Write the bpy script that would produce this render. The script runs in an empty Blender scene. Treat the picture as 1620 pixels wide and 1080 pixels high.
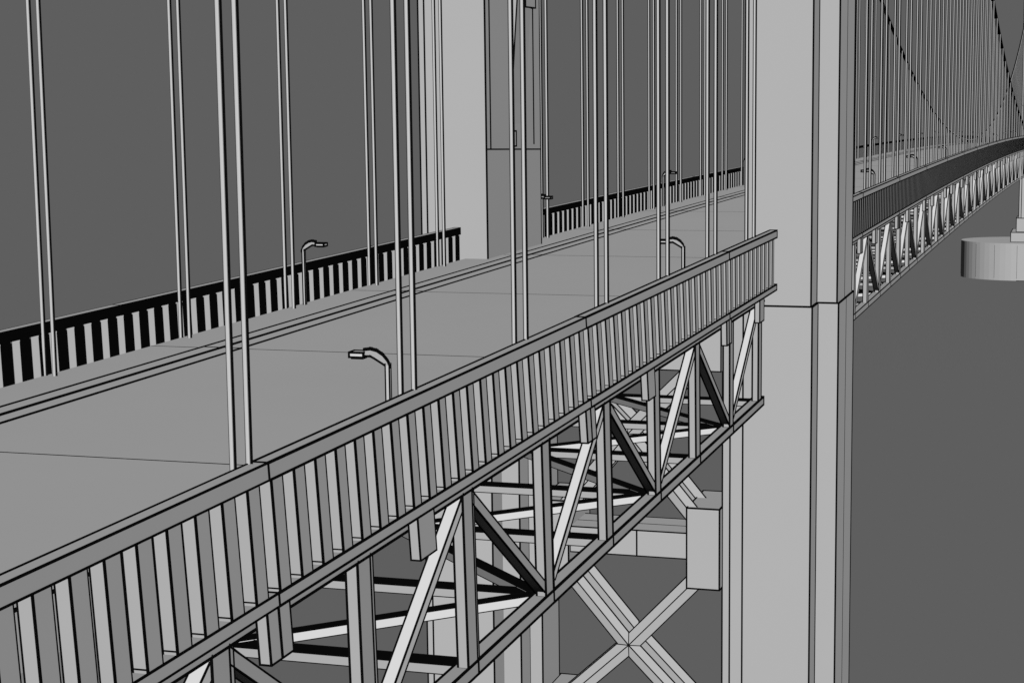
import bpy, math
from mathutils import Vector, Matrix

S = 10.0                      # metres per survey unit
SC = bpy.context.scene
COL = SC.collection

# ------------------------------------------------------------------ materials
def paint(name, v, rough=0.75, spec=0.12, vary=0.03, scale=0.35):
    m = bpy.data.materials.new(name); m.use_nodes = True
    nt = m.node_tree; b = nt.nodes['Principled BSDF']
    b.inputs['Roughness'].default_value = rough
    b.inputs['Specular IOR Level'].default_value = spec
    tc = nt.nodes.new('ShaderNodeTexCoord')
    n = nt.nodes.new('ShaderNodeTexNoise'); n.inputs['Scale'].default_value = scale
    n.inputs['Detail'].default_value = 4
    r = nt.nodes.new('ShaderNodeMapRange')
    r.inputs['To Min'].default_value = v*(1-vary); r.inputs['To Max'].default_value = v*(1+vary)
    c = nt.nodes.new('ShaderNodeCombineColor')
    nt.links.new(tc.outputs['Object'], n.inputs['Vector'])
    nt.links.new(n.outputs['Fac'], r.inputs['Value'])
    for k in ('Red', 'Green', 'Blue'):
        nt.links.new(r.outputs['Result'], c.inputs[k])
    nt.links.new(c.outputs['Color'], b.inputs['Base Color'])
    return m
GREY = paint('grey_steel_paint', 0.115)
LIGHT = paint('pale_and_sunlit_steel', 0.180)  # lamp heads; on diagonals and braces, sunlit brightness put into the colour
ROPE = paint('pale_rope_paint', 0.15)
CONC = paint('road_concrete', 0.120, rough=0.9, spec=0.05, vary=0.03, scale=0.15)
TOWER = paint('tower_steel_paint', 0.120, scale=0.08)
BLACK = paint('black_seam_and_shade_paint', 0.0012, rough=1.0, spec=0.0)  # seam strips, and faces whose unlit look is put into the colour
MATS = {'g': GREY, 'l': LIGHT, 'c': CONC, 't': TOWER, 'r': ROPE, 'k': BLACK}

# ------------------------------------------------------------------ mesh builder
LEAN = [None]
class MB:
    def __init__(self, main='g'):
        self.v = []; self.f = []; self.m = []; self.main = main; self.lean = LEAN[0]
    def hexa(self, P, mats):
        """P: 8 corners (bottom 4 ccw, top 4 ccw); mats: -x,+x,-y,+y,-z,+z"""
        b = len(self.v); self.v += [tuple(Vector(p)*S) for p in P]
        F = [(0,4,7,3), (1,2,6,5), (0,1,5,4), (3,7,6,2), (0,3,2,1), (4,5,6,7)]
        for q, mm in zip(F, mats):
            self.f.append(tuple(b+i for i in q)); self.m.append(mm)
    def frame(self, o, ax, ay, az, mats=None, w=0, edges=None):
        """o: min corner, axes as full-length vectors. w: width of the black seam along each edge"""
        o, ax, ay, az = map(Vector, (o, ax, ay, az))
        P = [o, o+ax, o+ax+ay, o+ay, o+az, o+ax+az, o+ax+ay+az, o+ay+az]
        mats = mats or self.main*6
        self.hexa(P, mats)
        if w > 0:
            ux, uy, uz = ax.normalized(), ay.normalized(), az.normalized()
            E = [(0,1,'x'), (3,2,'x'), (4,5,'x'), (7,6,'x'), (0,3,'y'), (1,2,'y'), (4,7,'y'), (5,6,'y'),
                 (0,4,'z'), (1,5,'z'), (2,6,'z'), (3,7,'z')]
            for a, c, d in E:
                if edges and d not in edges: continue
                self.strip(P[a], P[c], ux if d != 'x' else uy, uz if d != 'z' else uy, w)
    def strip(self, a, c, u, v, w, wv=None):
        a, c = Vector(a), Vector(c); t = (c-a).normalized(); h = w/2; hv = (wv or w)/2
        a = a - t*h*0.9; c = c + t*h*0.9
        u = Vector(u).normalized(); v = Vector(v).normalized()
        P = [a-u*h-v*hv, c-u*h-v*hv, c+u*h-v*hv, a+u*h-v*hv, a-u*h+v*hv, c-u*h+v*hv, c+u*h+v*hv, a+u*h+v*hv]
        self.hexa(P, 'kkkkkk')
    def box(self, x0, x1, y0, y1, z0, z1, mats=None, w=0, edges=None):
        self.frame((x0,y0,z0), (x1-x0,0,0), (0,y1-y0,0), (0,0,z1-z0), mats, w, edges)
    def beam(self, A, B, wy, h, mats=None, w=0, edges=None):
        """bar from A to B in an XZ plane: A,B is the lower outer edge; wy in +Y, h measured vertically"""
        A, B = Vector(A), Vector(B)
        self.frame(A, B-A, (0,wy,0), (0,0,h), mats, w, edges)
    def build(self, name, parent=None, label=None):
        me = bpy.data.meshes.new(name)
        if self.lean:                       # the side planes lean slightly outwards at the bottom
            k, zr, yr = self.lean
            out = []
            for x, y, z in self.v:
                zz = z/S - zc(x/S); dy = k*(zz-zr)*max(0.0, min(1.0, (9.4-x/S)/3.0))
                out.append((x, y+dy*S, z + zz/yr*dy*S))
            self.v = out
        org = parent.location if parent is not None else Vector((0,0,0))
        me.from_pydata([tuple(Vector(v)-org) for v in self.v], [], self.f)
        keys = sorted(set(self.m))
        for k in keys: me.materials.append(MATS[k])
        me.polygons.foreach_set('material_index', [keys.index(k) for k in self.m])
        me.update()
        import bmesh
        bm = bmesh.new(); bm.from_mesh(me); bmesh.ops.recalc_face_normals(bm, faces=bm.faces); bm.to_mesh(me); bm.free()
        o = bpy.data.objects.new(name, me); COL.objects.link(o)
        if parent is not None: o.parent = parent
        if label: o['label'] = label
        return o

def thing(name, loc, label, cat, group=None):
    o = bpy.data.objects.new(name, None); COL.objects.link(o)
    o.location = Vector(loc)*S; o.empty_display_size = 0.5
    o['label'] = label; o['category'] = cat
    if group: o['group'] = group
    return o

def zc(x):                      # vertical curve of the roadway
    return -3.4e-4*(x-7)**2 if x > 7 else 0.0
def lw(x):                      # seam strips widen with distance, so outlines keep an even drawn width
    return 0.0032+0.00050*max(2.4, min(x, 16))
YN, YF = 1.674, 3.496           # outer faces of the two parapets
MID = (YN+YF)/2
def my(y): return 2*MID-y       # mirror to the far side
ZD = -0.967
X_END = 92.0

# ------------------------------------------------------------------ road
def seg_list(start, end, step):
    out = []; x = start
    while x < end-1e-6:
        out.append((x, min(x+step, end))); x += step
    return out
road = MB('c')
for a, b in seg_list(-9.66, 100.34, 2.0):
    za, zb = zc(a), zc(b)
    A = Vector((a, 1.712, ZD-0.09+za)); B = Vector((b, 1.712, ZD-0.09+zb))
    road.frame(A, B-A, (0, 2*(MID-1.712), 0), (0,0,0.09))
    # transverse joint
    road.strip((b, 1.715, ZD+zb), (b, my(1.715), ZD+zb), (1,0,0), (0,0,1), 0.007, 0.0012)
ro = road.build('road'); ro['kind'] = 'structure'
def kerb(ya, yb, ym, nm):
    k = MB('c')
    for a, b in seg_list(-9.66, 100.34, 2.0):
        za, zb = ZD+zc(a), ZD+zc(b)
        y0, y1 = min(ya, yb), max(ya, yb)
        A = Vector((a, y0, za-0.01)); B = Vector((b, y0, zb-0.01))
        k.frame(A, B-A, (0, y1-y0, 0), (0,0,0.0125))
        for y, ww in ((ya, 0.014), (ym, 0.024), (yb, 0.014)):
            k.strip((a, y, za+0.0028), (b, y, zb+0.0028), (0,1,0), (0,0,1), ww, 0.003)
        if a > 4: k.strip((b, y0, zb+0.003), (b, y1, zb+0.003), (1,0,0), (0,0,1), 0.006, 0.003)
    o = k.build(nm); o['kind'] = 'structure'
kerb(3.24, 3.08, 3.16, 'kerb')
kerb(my(3.24), my(3.08), my(3.16), 'kerb')

# ------------------------------------------------------------------ parapets
PITCH = 0.1172
def parapet(x0, x1, side, label, group, detail=True, stubs=True):
    """side 'n' near or 'f' far. posts stand between a top rail and the edge plate"""
    LEAN[0] = (0.055 if side == 'n' else 0.03, -0.823, YN if side == 'n' else YF)
    Y = lambda y: y if side == 'n' else my(y)
    w = lw((x0+x1)/2) * (1.0 if side == 'n' else 0.8)
    if x0 > 11: w *= 0.75
    za, zb = zc(x0), zc(x1)
    t = thing('parapet', ((x0+x1)/2, YN if side == 'n' else YF, ZD+(za+zb)/2), label, 'parapet', group)
    inner = 'gggkgg' if side == 'n' else 'ggkggg'  # roadward face black: shade of a reversed, unlit face put into the colour
    def bar(mb, ya, yb, z0, z1, mats, ww, edges=None):
        y0, y1 = sorted((Y(ya), Y(yb)))
        A = Vector((x0, y0, z0+za)); B = Vector((x1, y0, z0+zb))
        mb.frame(A, B-A, (0,y1-y0,0), (0,0,z1-z0), mats, ww, edges)
    r = MB(); bar(r, YN, 1.710, -0.823, -0.785, inner, w if side == 'n' else w*0.5)
    r.build('top_rail', t)
    b = MB(); bar(b, YN, 1.76, -1.107, -1.078, None, w); b.build('edge_plate', t)
    n0 = math.ceil((x0-2.633-0.03)/PITCH); k = n0
    last = x1-0.032 if not (abs(x1-10.04) < 0.1 or abs(x1-9.98) < 0.05) else x1-0.062
    rows = MB() if not detail else None
    while 2.633+k*PITCH <= last:
        a = 2.633+k*PITCH; z = zc(a)
        mb = rows or MB()
        y0, y1 = sorted((Y(YN+0.002), Y(1.706)))
        if side == 'n':
            mb.box(a, a+0.062, y0, y1, -1.079+z, -0.8225+z, inner)
            ws = min(0.0062*(max(a, 2.4)/2.7)**1.5, 0.014) if a < 11 else min(0.013+0.0006*(a-11), 0.019)
            cv = 0.0016 if a < 11 else 0.0075
            zz0, zz1 = -1.078+z, -0.823+z
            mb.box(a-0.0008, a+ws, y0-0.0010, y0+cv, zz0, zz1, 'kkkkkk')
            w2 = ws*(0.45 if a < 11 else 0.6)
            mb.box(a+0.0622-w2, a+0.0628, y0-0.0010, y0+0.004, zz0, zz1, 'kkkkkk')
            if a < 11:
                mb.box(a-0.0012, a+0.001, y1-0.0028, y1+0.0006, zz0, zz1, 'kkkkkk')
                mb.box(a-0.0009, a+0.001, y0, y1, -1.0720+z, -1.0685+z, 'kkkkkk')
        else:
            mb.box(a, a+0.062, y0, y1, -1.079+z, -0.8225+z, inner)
            mb.box(a-0.002, a+0.064, Y(1.7075)-0.0015, Y(1.7075)+0.0015, -0.99+z, -0.83+z, 'kkkkkk')  # black sheet over the inner face, the same painted shade
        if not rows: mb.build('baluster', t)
        k += 1
    if rows: rows.build('balusters', t)
    if stubs:
        m = (x0-3.56)/2.564
        for off, ln in ((-0.055, 0.053), (0.003, 0.055), (0.86, 0.12)):
            base = 3.56 + 2.564*round(m)
            a = base+off
            if a+ln > x1 or a < x0-0.06: continue
            sb = MB(); y0, y1 = sorted((Y(YN+0.004), Y(1.704)))
            sb.box(a, a+ln, y0, y1, -1.228+zc(a), -1.108+zc(a), None, w*0.8)
            if x1 == 10.04 and off > 0.9: sb.box(a+0.03, a+ln, y0, y1, -1.262, -1.2285, 'kkkkkk')
            sb.build('hanging_bracket', t)
    LEAN[0] = None
    return t
jn = [3.56+2.564*k for k in range(-2, 45)]
near_side = [(jn[0], jn[1]), (jn[1], jn[2]), (jn[2], jn[3]), (jn[3], jn[4]), (jn[4], 10.04)]
labs = ['grey slatted parapet length beside the road, off to the near end of the row',
        'largest grey slatted parapet length, at the bottom left corner',
        'grey slatted parapet length beside the largest street lamp',
        'grey slatted parapet length third from the viewer on the close edge of the road',
        'short grey slatted parapet length butting against the closer tower leg']
for (a, b), l in zip(near_side, labs): parapet(a, b, 'n', l, 'parapet lengths on the close edge')
labs = ['black-railed parapet length across the road at the very left edge',
        'black-railed parapet length across the road behind the leftmost street lamp',
        'short black-railed parapet length ending at the farther tower leg']
for (a, b), l in zip([(1.0, 6.124), (6.124, 8.688), (8.688, 9.98)], labs):
    parapet(a, b, 'f', l, 'parapet lengths across the road')
j2 = [11.25] + [x for x in jn if x > 11.5 and x < X_END]
for i, (a, b) in enumerate(zip(j2[:-1], j2[1:])):
    parapet(a, b, 'n', 'grey slatted parapet length beyond the closer tower leg, one of a dense receding run',
            'close-edge parapet lengths beyond the tower', detail=(a < 16), stubs=a < 45)
    parapet(a if i else 11.45, b, 'f', 'black-railed parapet length across the road beyond the tower, one of a receding run',
            'far-edge parapet lengths beyond the tower', detail=(a < 18), stubs=False)

# ------------------------------------------------------------------ trusses
P2 = 0.807
def node(k): return 5.085 + P2*k
ZT0, ZT1, ZB0, ZB1 = -1.168, -1.109, -1.737, -1.695
def truss(k0, k1, side, label, split=True, xa=None, xb=None):
    Y = (lambda y: y) if side == 'n' else my
    LEAN[0] = (0.02, -1.69, 1.74 if side == 'n' else my(1.74))
    x0 = xa if xa is not None else node(k0); x1 = xb if xb is not None else node(k1)
    t = thing('stiffening_truss', ((x0+x1)/2, Y(1.74), (ZT0+ZB0)/2+zc((x0+x1)/2)), label, 'truss')
    top, bot = MB(), MB()
    xs = [x0] + [node(k)+0.03 for k in range(k0, k1+1) if x0+0.1 < node(k)+0.03 < x1-0.1] + [x1]
    for a, b in zip(xs[:-1], xs[1:]):
        za, zb = zc(a), zc(b); w = lw((a+b)/2)*1.25
        if a > 11: w *= 0.5
        y0, y1 = sorted((Y(1.74), Y(1.79)))
        A = Vector((a, y0, ZT0+za)); B = Vector((b, y0, ZT0+zb)); top.frame(A, B-A, (0,y1-y0,0), (0,0,ZT1-ZT0), None, w, 'x')
        A = Vector((a, y0, ZB0+za)); B = Vector((b, y0, ZB0+zb)); bot.frame(A, B-A, (0,y1-y0,0), (0,0,ZB1-ZB0), None, w)
    top.build('top_chord', t); bot.build('bottom_chord', t)
    rest = None if split else MB()
    for k in range(k0, k1+1):
        x = node(k)
        if x > x1+0.02 or x < x0-0.1: continue
        z = zc(x); w = lw(x)*(1.05 if x < 11 else 0.6)
        mb = rest or MB()
        y0, y1 = sorted((Y(1.742), Y(1.774)))
        mb.box(x-0.052, x+0.03, y0, y1, ZB1-0.003+z, ZT0+0.003+z, None, w, 'zy')
        y0, y1 = sorted((Y(1.745), Y(1.77)))
        mb.box(x+0.031, x+0.055, y0, y1, ZB1-0.003+z, ZT0+0.003+z, None, w*0.8, 'z')
        if not rest: mb.build('vertical_post', t)
        if k < k1 and node(k+1) <= x1+0.1:
            z2 = zc(node(k+1)); mb = rest or MB()
            y0, y1 = sorted((Y(1.746), Y(1.782)))
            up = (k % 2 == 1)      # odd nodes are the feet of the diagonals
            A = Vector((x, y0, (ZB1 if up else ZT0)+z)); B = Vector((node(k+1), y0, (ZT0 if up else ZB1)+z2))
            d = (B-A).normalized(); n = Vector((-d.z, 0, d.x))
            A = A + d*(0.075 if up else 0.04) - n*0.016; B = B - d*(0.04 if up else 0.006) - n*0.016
            mb.frame(A, B-A, (0,y1-y0,0), n*0.034, ('l' if up else 'g')*6, w*0.85, 'xy')  # rising bars get a lighter colour, imitating their sunlit upper face
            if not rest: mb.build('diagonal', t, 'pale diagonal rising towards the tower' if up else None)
    if rest: rest.build('web_members', t)['kind'] = 'stuff'
    LEAN[0] = None
    return t
truss(-5, 6, 'n', 'grey triangulated truss under the close edge of the road, before the tower', xa=1.0, xb=10.03)
truss(-5, 6, 'f', 'grey triangulated truss under the far edge of the road, seen through the floor bracing', xa=1.0, xb=10.03)
truss(8, 46, 'n', 'grey triangulated truss running on to the right beyond the closer tower leg', xa=11.15)
truss(8, 46, 'f', 'grey truss under the far edge of the road beyond the tower, mostly hidden', xa=11.15)
truss(47, 106, 'n', 'last grey stretch of truss next to the distant tower, close edge', split=False)
truss(47, 106, 'f', 'last grey stretch of truss next to the distant tower, far edge', split=False)

def bracing(k0, k1, label, split=True):
    xm = node((k0+k1)/2)
    t = thing('floor_bracing', (xm, MID, -1.72+zc(xm)), label, 'bracing')
    rest = None if split else MB()
    ya, yb = 1.785, my(1.785)
    for k in range(k0, k1+1):
        x = node(k); z = zc(x); w = lw(x)*0.5
        mb = rest or MB()
        mb.box(x-0.02, x+0.062, ya, yb, -1.731+z, -1.702+z, 'gggggk', w, 'y')  # top face black: its unlit look is put into the colour
        if not rest: mb.build('cross_beam', t)
        mb = rest or MB()
        mb.box(x-0.02, x+0.04, 1.76, my(1.76), -1.155+z, -1.11+z, 'gggggk', 0)
        if not rest: mb.build('deck_beam', t)
        if k % 2 == 1:
            for sgn in (1, -1):
                if not (k0 <= k+2*sgn <= k1): 
                    if not (k0-1 <= k+2*sgn <= k1+1): continue
                mb = rest or MB()
                A = Vector((x, ya, -1.728+z)); B = Vector((node(k+2*sgn), yb, -1.728+zc(node(k+2*sgn))))
                d = (B-A).normalized(); s = Vector((-d.y, d.x, 0)).normalized()*0.05
                if sgn < 0: s = -s
                c = 'l' if sgn < 0 else 'g'  # sunward braces painted lighter to look sunlit, the others stay grey
                mb.frame(A-s/2, B-A, s, (0,0,0.030), (c*4)+c+'k', w, 'x')  # black top, painted shade as on the cross beams
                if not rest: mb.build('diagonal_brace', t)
    if rest: rest.build('bracing_members', t)['kind'] = 'stuff'
bracing(-5, 6, 'black-topped cross beams and diagonals between the trusses, before the tower')
bracing(8, 46, 'black-topped cross beams and diagonals between the trusses beyond the tower')
bracing(47, 106, 'bracing between the trusses next to the distant tower', split=False)

# ------------------------------------------------------------------ main cables
def cable_z(x):
    # surveyed cubic through four sights on the cable
    pts = ((30.5, 1.25), (44.2, -1.11), (75.2, 0.33), (84.0, 2.24))
    t = 0
    for i, (xi, zi) in enumerate(pts):
        l = zi
        for j, (xj, _) in enumerate(pts):
            if j != i: l *= (x-xj)/(xi-xj)
        t += l
    return t
def cable(Y, label):
    cu = MB('g')
    t = None
    N = 8; r = 0.028
    ps = [(-18 + 28.55*i/24, 8.46-0.36*(28.55-28.55*i/24)+0.0046*(28.55-28.55*i/24)**2) for i in range(25)]
    ps += [(10.55+(92.5-10.55)*i/80, cable_z(10.55+(92.5-10.55)*i/80)) for i in range(1, 81)]
    for i, (x, z) in enumerate(ps):
        for k in range(N):
            a = 2*math.pi*k/N
            cu.v.append((x*S, (Y+r*math.cos(a))*S, (z+r*math.sin(a))*S))
    for i in range(len(ps)-1):
        for k in range(N):
            q = (k+1) % N
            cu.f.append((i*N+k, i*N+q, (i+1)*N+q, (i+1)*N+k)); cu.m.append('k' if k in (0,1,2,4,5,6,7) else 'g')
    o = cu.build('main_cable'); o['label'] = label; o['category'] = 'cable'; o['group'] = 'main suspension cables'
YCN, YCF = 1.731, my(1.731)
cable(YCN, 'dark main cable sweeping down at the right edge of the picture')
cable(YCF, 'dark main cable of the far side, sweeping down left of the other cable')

# ------------------------------------------------------------------ hangers
def hanger(x, Y, ztop, label, group, split=True):
    z0 = ZD+zc(x)
    t = thing('hanger', (x, Y, z0), label, 'hanger', group)
    one = None if split else MB('r')
    for dy in (-0.019, 0.019):
        mb = one or MB('r')
        r = 0.0043+0.00006*x if x < 12 else 0.0040
        y = Y+dy; N = 8; b = len(mb.v)
        for z in (z0, ztop):
            for k in range(N):
                a = 2*math.pi*(k+.5)/N
                mb.v.append(((x+r*math.cos(a))*S, (y+r*math.sin(a))*S, z*S))
        for k in range(N):
            q = (k+1) % N; mb.f.append((b+k, b+q, b+N+q, b+N+k)); mb.m.append('r')
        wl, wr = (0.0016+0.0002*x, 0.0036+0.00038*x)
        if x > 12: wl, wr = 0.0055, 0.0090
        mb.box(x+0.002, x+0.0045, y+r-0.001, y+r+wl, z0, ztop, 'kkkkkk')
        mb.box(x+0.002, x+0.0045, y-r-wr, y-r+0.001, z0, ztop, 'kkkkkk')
        if not one: mb.build('rope', t)
    if one: one.build('ropes', t)
    return t
ordn = ['closest', 'second', 'third', 'fourth', 'fifth', 'sixth', 'seventh']
def side_top(x): 
    d = 10.55-x
    return 8.46-0.36*d+0.0046*d*d
for k in range(-1, 7):
    x = 3.54+k
    l = 'pale twin-rope hanger rising from the close parapet, %s of the row ending at the tower' % ordn[k] if k >= 0 else \
        'pale twin-rope hanger of the close row, just outside the picture'
    if k < 0: continue
    hanger(x, YCN, side_top(x), l, 'hangers of the close row before the tower')
for k in range(0, 5):
    x = 5.58+k
    hanger(x, YCF, side_top(x), 'pale twin-rope hanger across the road, %s before the farther tower leg' %
           (['leftmost', 'second from the left', 'third from the left', 'fourth from the left', 'last one'][k]), 'hangers of the far row before the tower')
x = 11.54
i = 0
while x < 91.5:
    zt = cable_z(x)
    for Y, nm in ((YCN, 'close'), (YCF, 'far')):
        if zt-0.02 > ZD+zc(x)+0.05:
            if nm == 'far' and i < 6:
                l = 'thin far-row hanger, %s right of the farther tower leg' % (['first'] + ordn[1:])[i]
                g = 'far row hangers between the tower legs'
            else:
                l = 'thin pale twin-rope hanger in the dense %s row beyond the tower' % nm
                g = 'dense %s row of hangers beyond the tower' % nm
            hanger(x + (0.04 if nm == 'far' else 0), Y, zt-0.01, l, g, split=x < 16)
    x += 1.0; i += 1

# ------------------------------------------------------------------ street lamps
def lamp(x, y, sgn, label, group):
    """sgn +1: the arm reaches towards +Y"""
    z = ZD+zc(x)
    t = thing('street_lamp', (x, y, z), label, 'street lamp', group)
    w = 0.0016+0.00042*min(x, 12)
    p = MB('r'); p.box(x-0.0055, x+0.0055, y-0.0055, y+0.0055, z, z+0.251, None, w, 'z'); p.build('pole', t)
    # curved arm: outline in the YZ plane, extruded in X
    up = [(-0.007, 0.247), (0.000, 0.262), (0.012, 0.276), (0.028, 0.286), (0.045, 0.290), (0.062, 0.288)]
    lo = [(0.006, 0.247), (0.012, 0.251), (0.024, 0.258), (0.036, 0.265), (0.046, 0.270), (0.062, 0.270)]
    a = MB('g')
    for i in range(len(up)-1):
        P = []
        for dx in (-0.006, 0.006):
            P += [(x+dx, y+sgn*lo[i][0], z+lo[i][1]), (x+dx, y+sgn*lo[i+1][0], z+lo[i+1][1]),
                  (x+dx, y+sgn*up[i+1][0], z+up[i+1][1]), (x+dx, y+sgn*up[i][0], z+up[i][1])]
        b = len(a.v); a.v += [tuple(Vector(q)*S) for q in P]
        for q, m in (((0,1,2,3),'g'), ((4,7,6,5),'g'), ((0,4,5,1),'k'), ((3,2,6,7),'k'), ((0,3,7,4),'k'), ((1,5,6,2),'k')):
            a.f.append(tuple(b+j for j in q)); a.m.append(m)
        a.strip(P[3], P[2], (1,0,0), (0,0,1), w*2.4, w*2.4); a.strip(P[0], P[1], (1,0,0), (0,0,1), w*1.7)
    a.build('arm', t)
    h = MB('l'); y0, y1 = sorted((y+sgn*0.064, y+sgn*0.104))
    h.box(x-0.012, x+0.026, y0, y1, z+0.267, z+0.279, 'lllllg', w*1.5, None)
    h.box(x-0.008, x+0.022, y0+0.003, y1-0.003, z+0.261, z+0.2665, 'kkkkkk')
    h.build('lamp_head', t)
LX = 3.62
for k, l in enumerate(['largest street lamp, arched arm over the road behind the close parapet',
          'small street lamp behind the close parapet, between the hangers left of the tower',
          None, 'tiny street lamp on the close side, first one beyond the tower',
          'tiny street lamp on the close side, second one beyond the tower']):
    if l: lamp(4.522+LX*k, 1.775, 1, l, 'street lamps on the close side')
for k, l in enumerate(['street lamp across the road at the left, standing in front of the black-railed parapet',
          'street lamp mostly hidden behind the farther tower leg, its head showing past the edge',
          'tiny street lamp across the road between the two tower legs',
          'tiny street lamp across the road close to the left edge of the closer tower leg']):
    lamp(7.73+LX*k, 3.43, -1, l, 'street lamps across the road')
for k in range(5, 11):
    lamp(4.522+LX*k, 1.775, 1, 'tiny distant street lamp far beyond the tower, close side', 'distant street lamps')
for k in range(4, 14):
    lamp(7.73+LX*k, 3.43, -1, 'tiny distant street lamp far beyond the tower, far side', 'distant street lamps')

# ------------------------------------------------------------------ towers
def tower(XO, zo, label, w, deep):
    t = thing('bridge_tower', (XO+10.55, MID, -7.1+zo), label, 'tower')
    zl = -1.20+zo; ztop = 8.5; zb = -7.60+zo; X = lambda v: XO+v
    for side in ('n', 'f'):
        Y = (lambda y: y) if side == 'n' else my
        def bx(mb, x0, x1, ya, yb, z0, z1, mats=None, ww=w, edges=None):
            y0, y1 = sorted((Y(ya), Y(yb)))
            mb.box(X(x0), X(x1), y0, y1, z0, z1, mats, ww, edges)
        leg = MB('t')
        bx(leg, 10.05, 11.11, 1.488, 1.848, zl, ztop)
        bx(leg, 10.255, 10.87, 1.376, 1.49, zl, ztop, edges='zy')
        bx(leg, 10.042, 11.118, 1.480, 1.855, zb, zl-0.0005)
        bx(leg, 10.247, 10.878, 1.366, 1.483, zb, zl-0.0005)
        bx(leg, 10.23, 10.93, 1.85, 1.962, zb, zl+0.02)
        bx(leg, 10.41, 10.76, 1.96, 2.040, zb, zl+0.015)
        leg.strip((X(10.2545), Y(1.4865), zl+0.01), (X(10.2545), Y(1.4865), ztop), (1,0,0), (0,1,0), w*0.8)
        leg.strip((X(10.2465), Y(1.4785), zb), (X(10.2465), Y(1.4785), zl-0.01), (1,0,0), (0,1,0), w*0.8)
        # raised stiffening strips on the inner flank, above the road
        bx(leg, 10.12, 10.128, 1.846, 1.8495, -0.35+zo, ztop, 'tttttt', w*0.6, 'z')
        bx(leg, 10.965, 10.973, 1.846, 1.8495, -0.35+zo, ztop, 'tttttt', w*0.6, 'z')
        leg.strip((X(10.06), Y(1.849), -0.351+zo), (X(11.10), Y(1.849), -0.387+zo), (0,1,0), (0,0,1), w)
        leg.strip((X(10.56), Y(1.375), zl), (X(10.56), Y(1.375), ztop), (1,0,0), (0,1,0), w*0.3)
        leg.strip((X(10.56), Y(1.365), zb), (X(10.56), Y(1.365), zl), (1,0,0), (0,1,0), w*0.3)
        leg.build('leg', t)
        # portal haunch curving out of the leg above the road
        hn = MB('t')
        prof = [(-0.22, 0.002), (-0.1, 0.006), (0.1, 0.017), (0.3, 0.030), (0.5, 0.045), (0.8, 0.07), (1.1, 0.11), (1.4, 0.2), (1.7, 0.36), (1.9, 0.55), (2.0, 0.74)]
        for (z0, d0), (z1, d1) in zip(prof[:-1], prof[1:]):
            q = [Vector((X(10.52), Y(1.846), z0+zo)), Vector((X(10.80), Y(1.846), z0+zo)), Vector((X(10.80), Y(1.848+d0), z0+zo)), Vector((X(10.52), Y(1.848+d0), z0+zo)),
                 Vector((X(10.52), Y(1.846), z1+zo)), Vector((X(10.80), Y(1.846), z1+zo)), Vector((X(10.80), Y(1.848+d1), z1+zo)), Vector((X(10.52), Y(1.848+d1), z1+zo))]
            hn.hexa(q, 'tttttt'); hn.strip(q[3], q[7], (0,1,0), (1,0,0), w*0.8); hn.strip(q[0]+Vector((0,0.002,0)), q[4]+Vector((0,0.002,0)), (0,1,0), (1,0,0), w*0.5)
        bx(hn, 10.50, 10.58, 1.846, 1.858, -0.35+zo, -0.262+zo, 'kktttt', w)
        bx(hn, 10.66, 10.86, 1.846, 1.90, 0.46+zo, 1.2+zo, None, w)
        hn.build('portal_haunch', t)
        g = MB('t')
        bx(g, 10.325, 10.80, 2.0401, 2.231, -2.885+zo, -2.412+zo); g.build('gusset', t)
        g = MB('t')
        bx(g, 10.325, 10.80, 2.0401, 2.231, -4.42+zo, -3.62+zo); g.build('gusset', t)
        pl = MB('t')
        bx(pl, 9.85, 11.3, 1.28, 2.1, -7.15+zo, -6.5+zo, None, w)
        bx(pl, 9.45, 11.7, 1.05, 2.3, -7.60+zo, -7.15+zo, None, w)
        pl.build('plinth', t)
    pb = MB('t'); pb.box(X(10.5), X(10.82), 1.85, my(1.85), 2.0+zo, 2.7+zo, None, w); pb.build('portal_beam', t)
    if ztop: 
        pb = MB('t'); pb.box(X(10.3), X(10.9), 1.85, my(1.85), ztop-0.7, ztop-0.05, None, w); pb.build('portal_beam', t)
    ya, yb = 2.2315, my(2.2315)
    for zz0, zz1 in ((-2.722, -2.570), (-4.30, -4.10), (-1.62, -1.20)):
        cb = MB('t')
        y0, y1 = (ya, yb) if zz0 < -2 else (2.041, my(2.041))
        cb.box(X(10.36), X(10.70), y0, y1, zz0+zo, zz1+zo, None, w*0.8, 'yz')
        cb.strip((X(10.53), y0, zz1+zo), (X(10.53), y1, zz1+zo), (1,0,0), (0,0,1), w*0.5)
        if zz0 == -2.722: cb.strip((X(10.36), MID-0.05, zz0+zo), (X(10.36), MID-0.05, zz1+zo), (1,0,0), (0,1,0), w)
        cb.build('cross_beam', t)
    XR = 10.61
    # X bracing: each arm a shallow ridged bar, one X in the front plane and one in the rear
    def arm(mb, C, Q, xf, hw, ridge, depth):
        C = Vector((X(xf), C[0], C[1]+zo)); Q = Vector((X(xf), Q[0], Q[1]+zo))
        d = (Q-C).normalized(); n = Vector((0, -d.z, d.y))
        if abs(d.y) > 0 : pass
        R = Vector((-ridge, 0, 0)); D = Vector((depth, 0, 0))
        b = len(mb.v)
        c0 = C + d*hw*0.02
        # mitred inner end: neighbouring arms meet on the vertical and horizontal bisectors
        def mitre(sg):
            k = -sg*n.y*hw/d.y
            if k < 0: k = -sg*n.z*hw/d.z
            return C + d*k + n*hw*sg
        i1 = mitre(1); i2 = mitre(-1)
        P = [C+R, i1, i2, C+D, i1+D, i2+D, Q+R, Q+n*hw, Q-n*hw, Q+D, Q+n*hw+D, Q-n*hw+D]
        mb.v += [tuple(p*S) for p in P]
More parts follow.
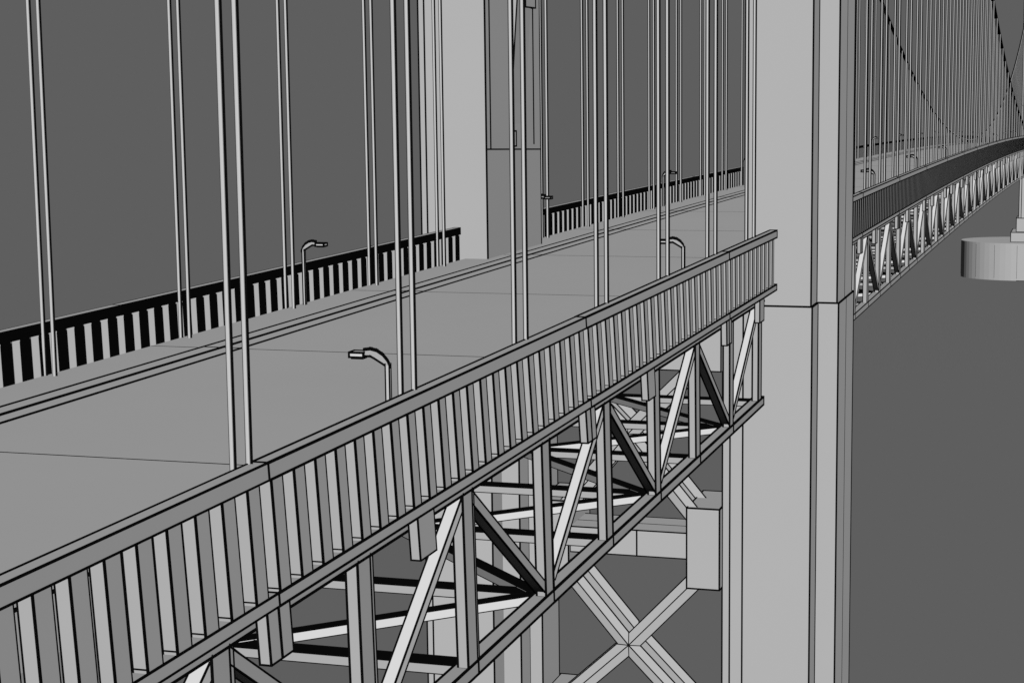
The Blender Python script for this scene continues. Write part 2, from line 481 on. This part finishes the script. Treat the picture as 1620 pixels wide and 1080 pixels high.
        for q in ((0,1,7,6), (0,6,8,2), (1,4,10,7), (2,8,11,5), (4,3,9,10), (3,5,11,9), (6,7,10,9), (6,9,11,8)):
            mb.f.append(tuple(b+i for i in q)); mb.m.append('t')
        for a, c in ((0,6), (1,7), (2,8), (0,1), (0,2)):
            mb.strip(P[a], P[c], (1,0,0), n, w*0.75)
    # (height of the crossing, slope of each arm: near-up, far-up, near-down, far-down)
    for zc0, sl in ((-3.262, (1.05, 1.17, 1.01, 0.92)), (-2.0, (1.0, 1.0, 1.2, 1.2))):
        for xf in (10.36, XR):
            for i, (sy, sz) in enumerate(((-1, 1), (1, 1), (-1, -1), (1, -1))):
                dy = 0.45 if (zc0 < -3 or sz < 0) else 0.40
                if zc0 < -3 and sz < 0: dy = 0.50
                mb = MB('t'); arm(mb, (MID, zc0), (MID+sy*dy, zc0+sz*sl[i]*dy), xf, 0.043 if (xf > 10.5 and sy*sz < 0) else 0.05, 0.007, 0.012)
                mb.build('diagonal_brace', t)
    return t
tower(0.0, 0.0, 'large pale stepped steel tower with two legs and X bracing between them', 0.0088, True)
tower(81.95, 0.0, 'distant pale tower at the right edge, its foot on the round pier', 0.035, False)

def pier(XO, label):
    cx = XO+10.55; mb = MB('c'); r = 2.0; ry = 2.7; hy = 6.47-ry-MID
    z0, z1 = -9.35, -7.601
    ring = []
    for k in range(33):
        a = math.pi*k/32; ring.append((cx-r*math.cos(a), MID+hy+ry*math.sin(a)))
    for k in range(33):
        a = math.pi*k/32; ring.append((cx+r*math.cos(a), MID-hy-ry*math.sin(a)))
    N = len(ring)
    for z in (z0, z1):
        for x, y in ring: mb.v.append((x*S, y*S, z*S))
    for k in range(N):
        q = (k+1) % N; mb.f.append((k, q, N+q, N+k)); mb.m.append('c')
    mb.f.append(tuple(range(N, 2*N))); mb.m.append('c'); mb.f.append(tuple(reversed(range(N)))); mb.m.append('c')
    for k in range(0, N, 4):
        x, y = ring[k]
        mb.strip((x, y, z0+0.1), (x, y, z1-0.1), (1,0,0), (0,1,0), 0.012)
    mb.strip((cx-r, MID-hy, z0), (cx-r, MID+hy, z0), (1,0,0), (0,0,1), 0.03)
    o = mb.build('tower_pier'); o['label'] = label; o['category'] = 'pier'
    for p in o.data.polygons: p.use_smooth = False
pier(81.95, 'round concrete drum pier carrying the distant tower at the right edge')
pier(0.0, 'round concrete drum pier far below the large tower')

# ------------------------------------------------------------------ camera, light, sky
F, YAW, PITCHC, ROLL = 2957.0112, math.radians(17.58401876), math.radians(7.76976316), math.radians(-0.71042624)
d = Vector((math.cos(YAW)*math.cos(PITCHC), math.sin(YAW)*math.cos(PITCHC), -math.sin(PITCHC)))
r = Vector((math.sin(YAW), -math.cos(YAW), 0)); u = r.cross(d)
c, s = math.cos(ROLL), math.sin(ROLL)
r2 = c*r+s*u; u2 = -s*r+c*u
cam = bpy.data.cameras.new('camera'); co = bpy.data.objects.new('camera', cam); COL.objects.link(co)
M = Matrix((r2, u2, -d)).transposed().to_4x4(); co.matrix_world = M
cam.sensor_width = 36; cam.lens = 36*F/1620; cam.clip_start = 0.5; cam.clip_end = 5000
SC.camera = co

EXPO = 1.69
sun = bpy.data.lights.new('sun', 'SUN'); so = bpy.data.objects.new('sun', sun); COL.objects.link(so)
sun.energy = 4.35; sun.angle = math.radians(0.5); sun.color = (1, 1, 1)
sun.use_shadow = False
try: sun.cycles.cast_shadow = False
except Exception: pass
L = Vector((-0.777, -0.38, 0.497)).normalized()
so.rotation_euler = L.to_track_quat('Z', 'Y').to_euler(); so.location = (0, 0, 300)
W = bpy.data.worlds.new('World'); SC.world = W; W.use_nodes = True
bg = W.node_tree.nodes['Background']; bg.inputs['Color'].default_value = (1, 1, 1, 1)
bg.inputs['Strength'].default_value = 0.112/2**EXPO
SC.view_settings.view_transform = 'Standard'; SC.view_settings.look = 'None'
SC.view_settings.exposure = EXPO; SC.view_settings.gamma = 1; SC.view_settings.use_curve_mapping = False
SC.cycles.max_bounces = 1; SC.cycles.diffuse_bounces = 0; SC.cycles.glossy_bounces = 0
SC.cycles.use_denoising = False
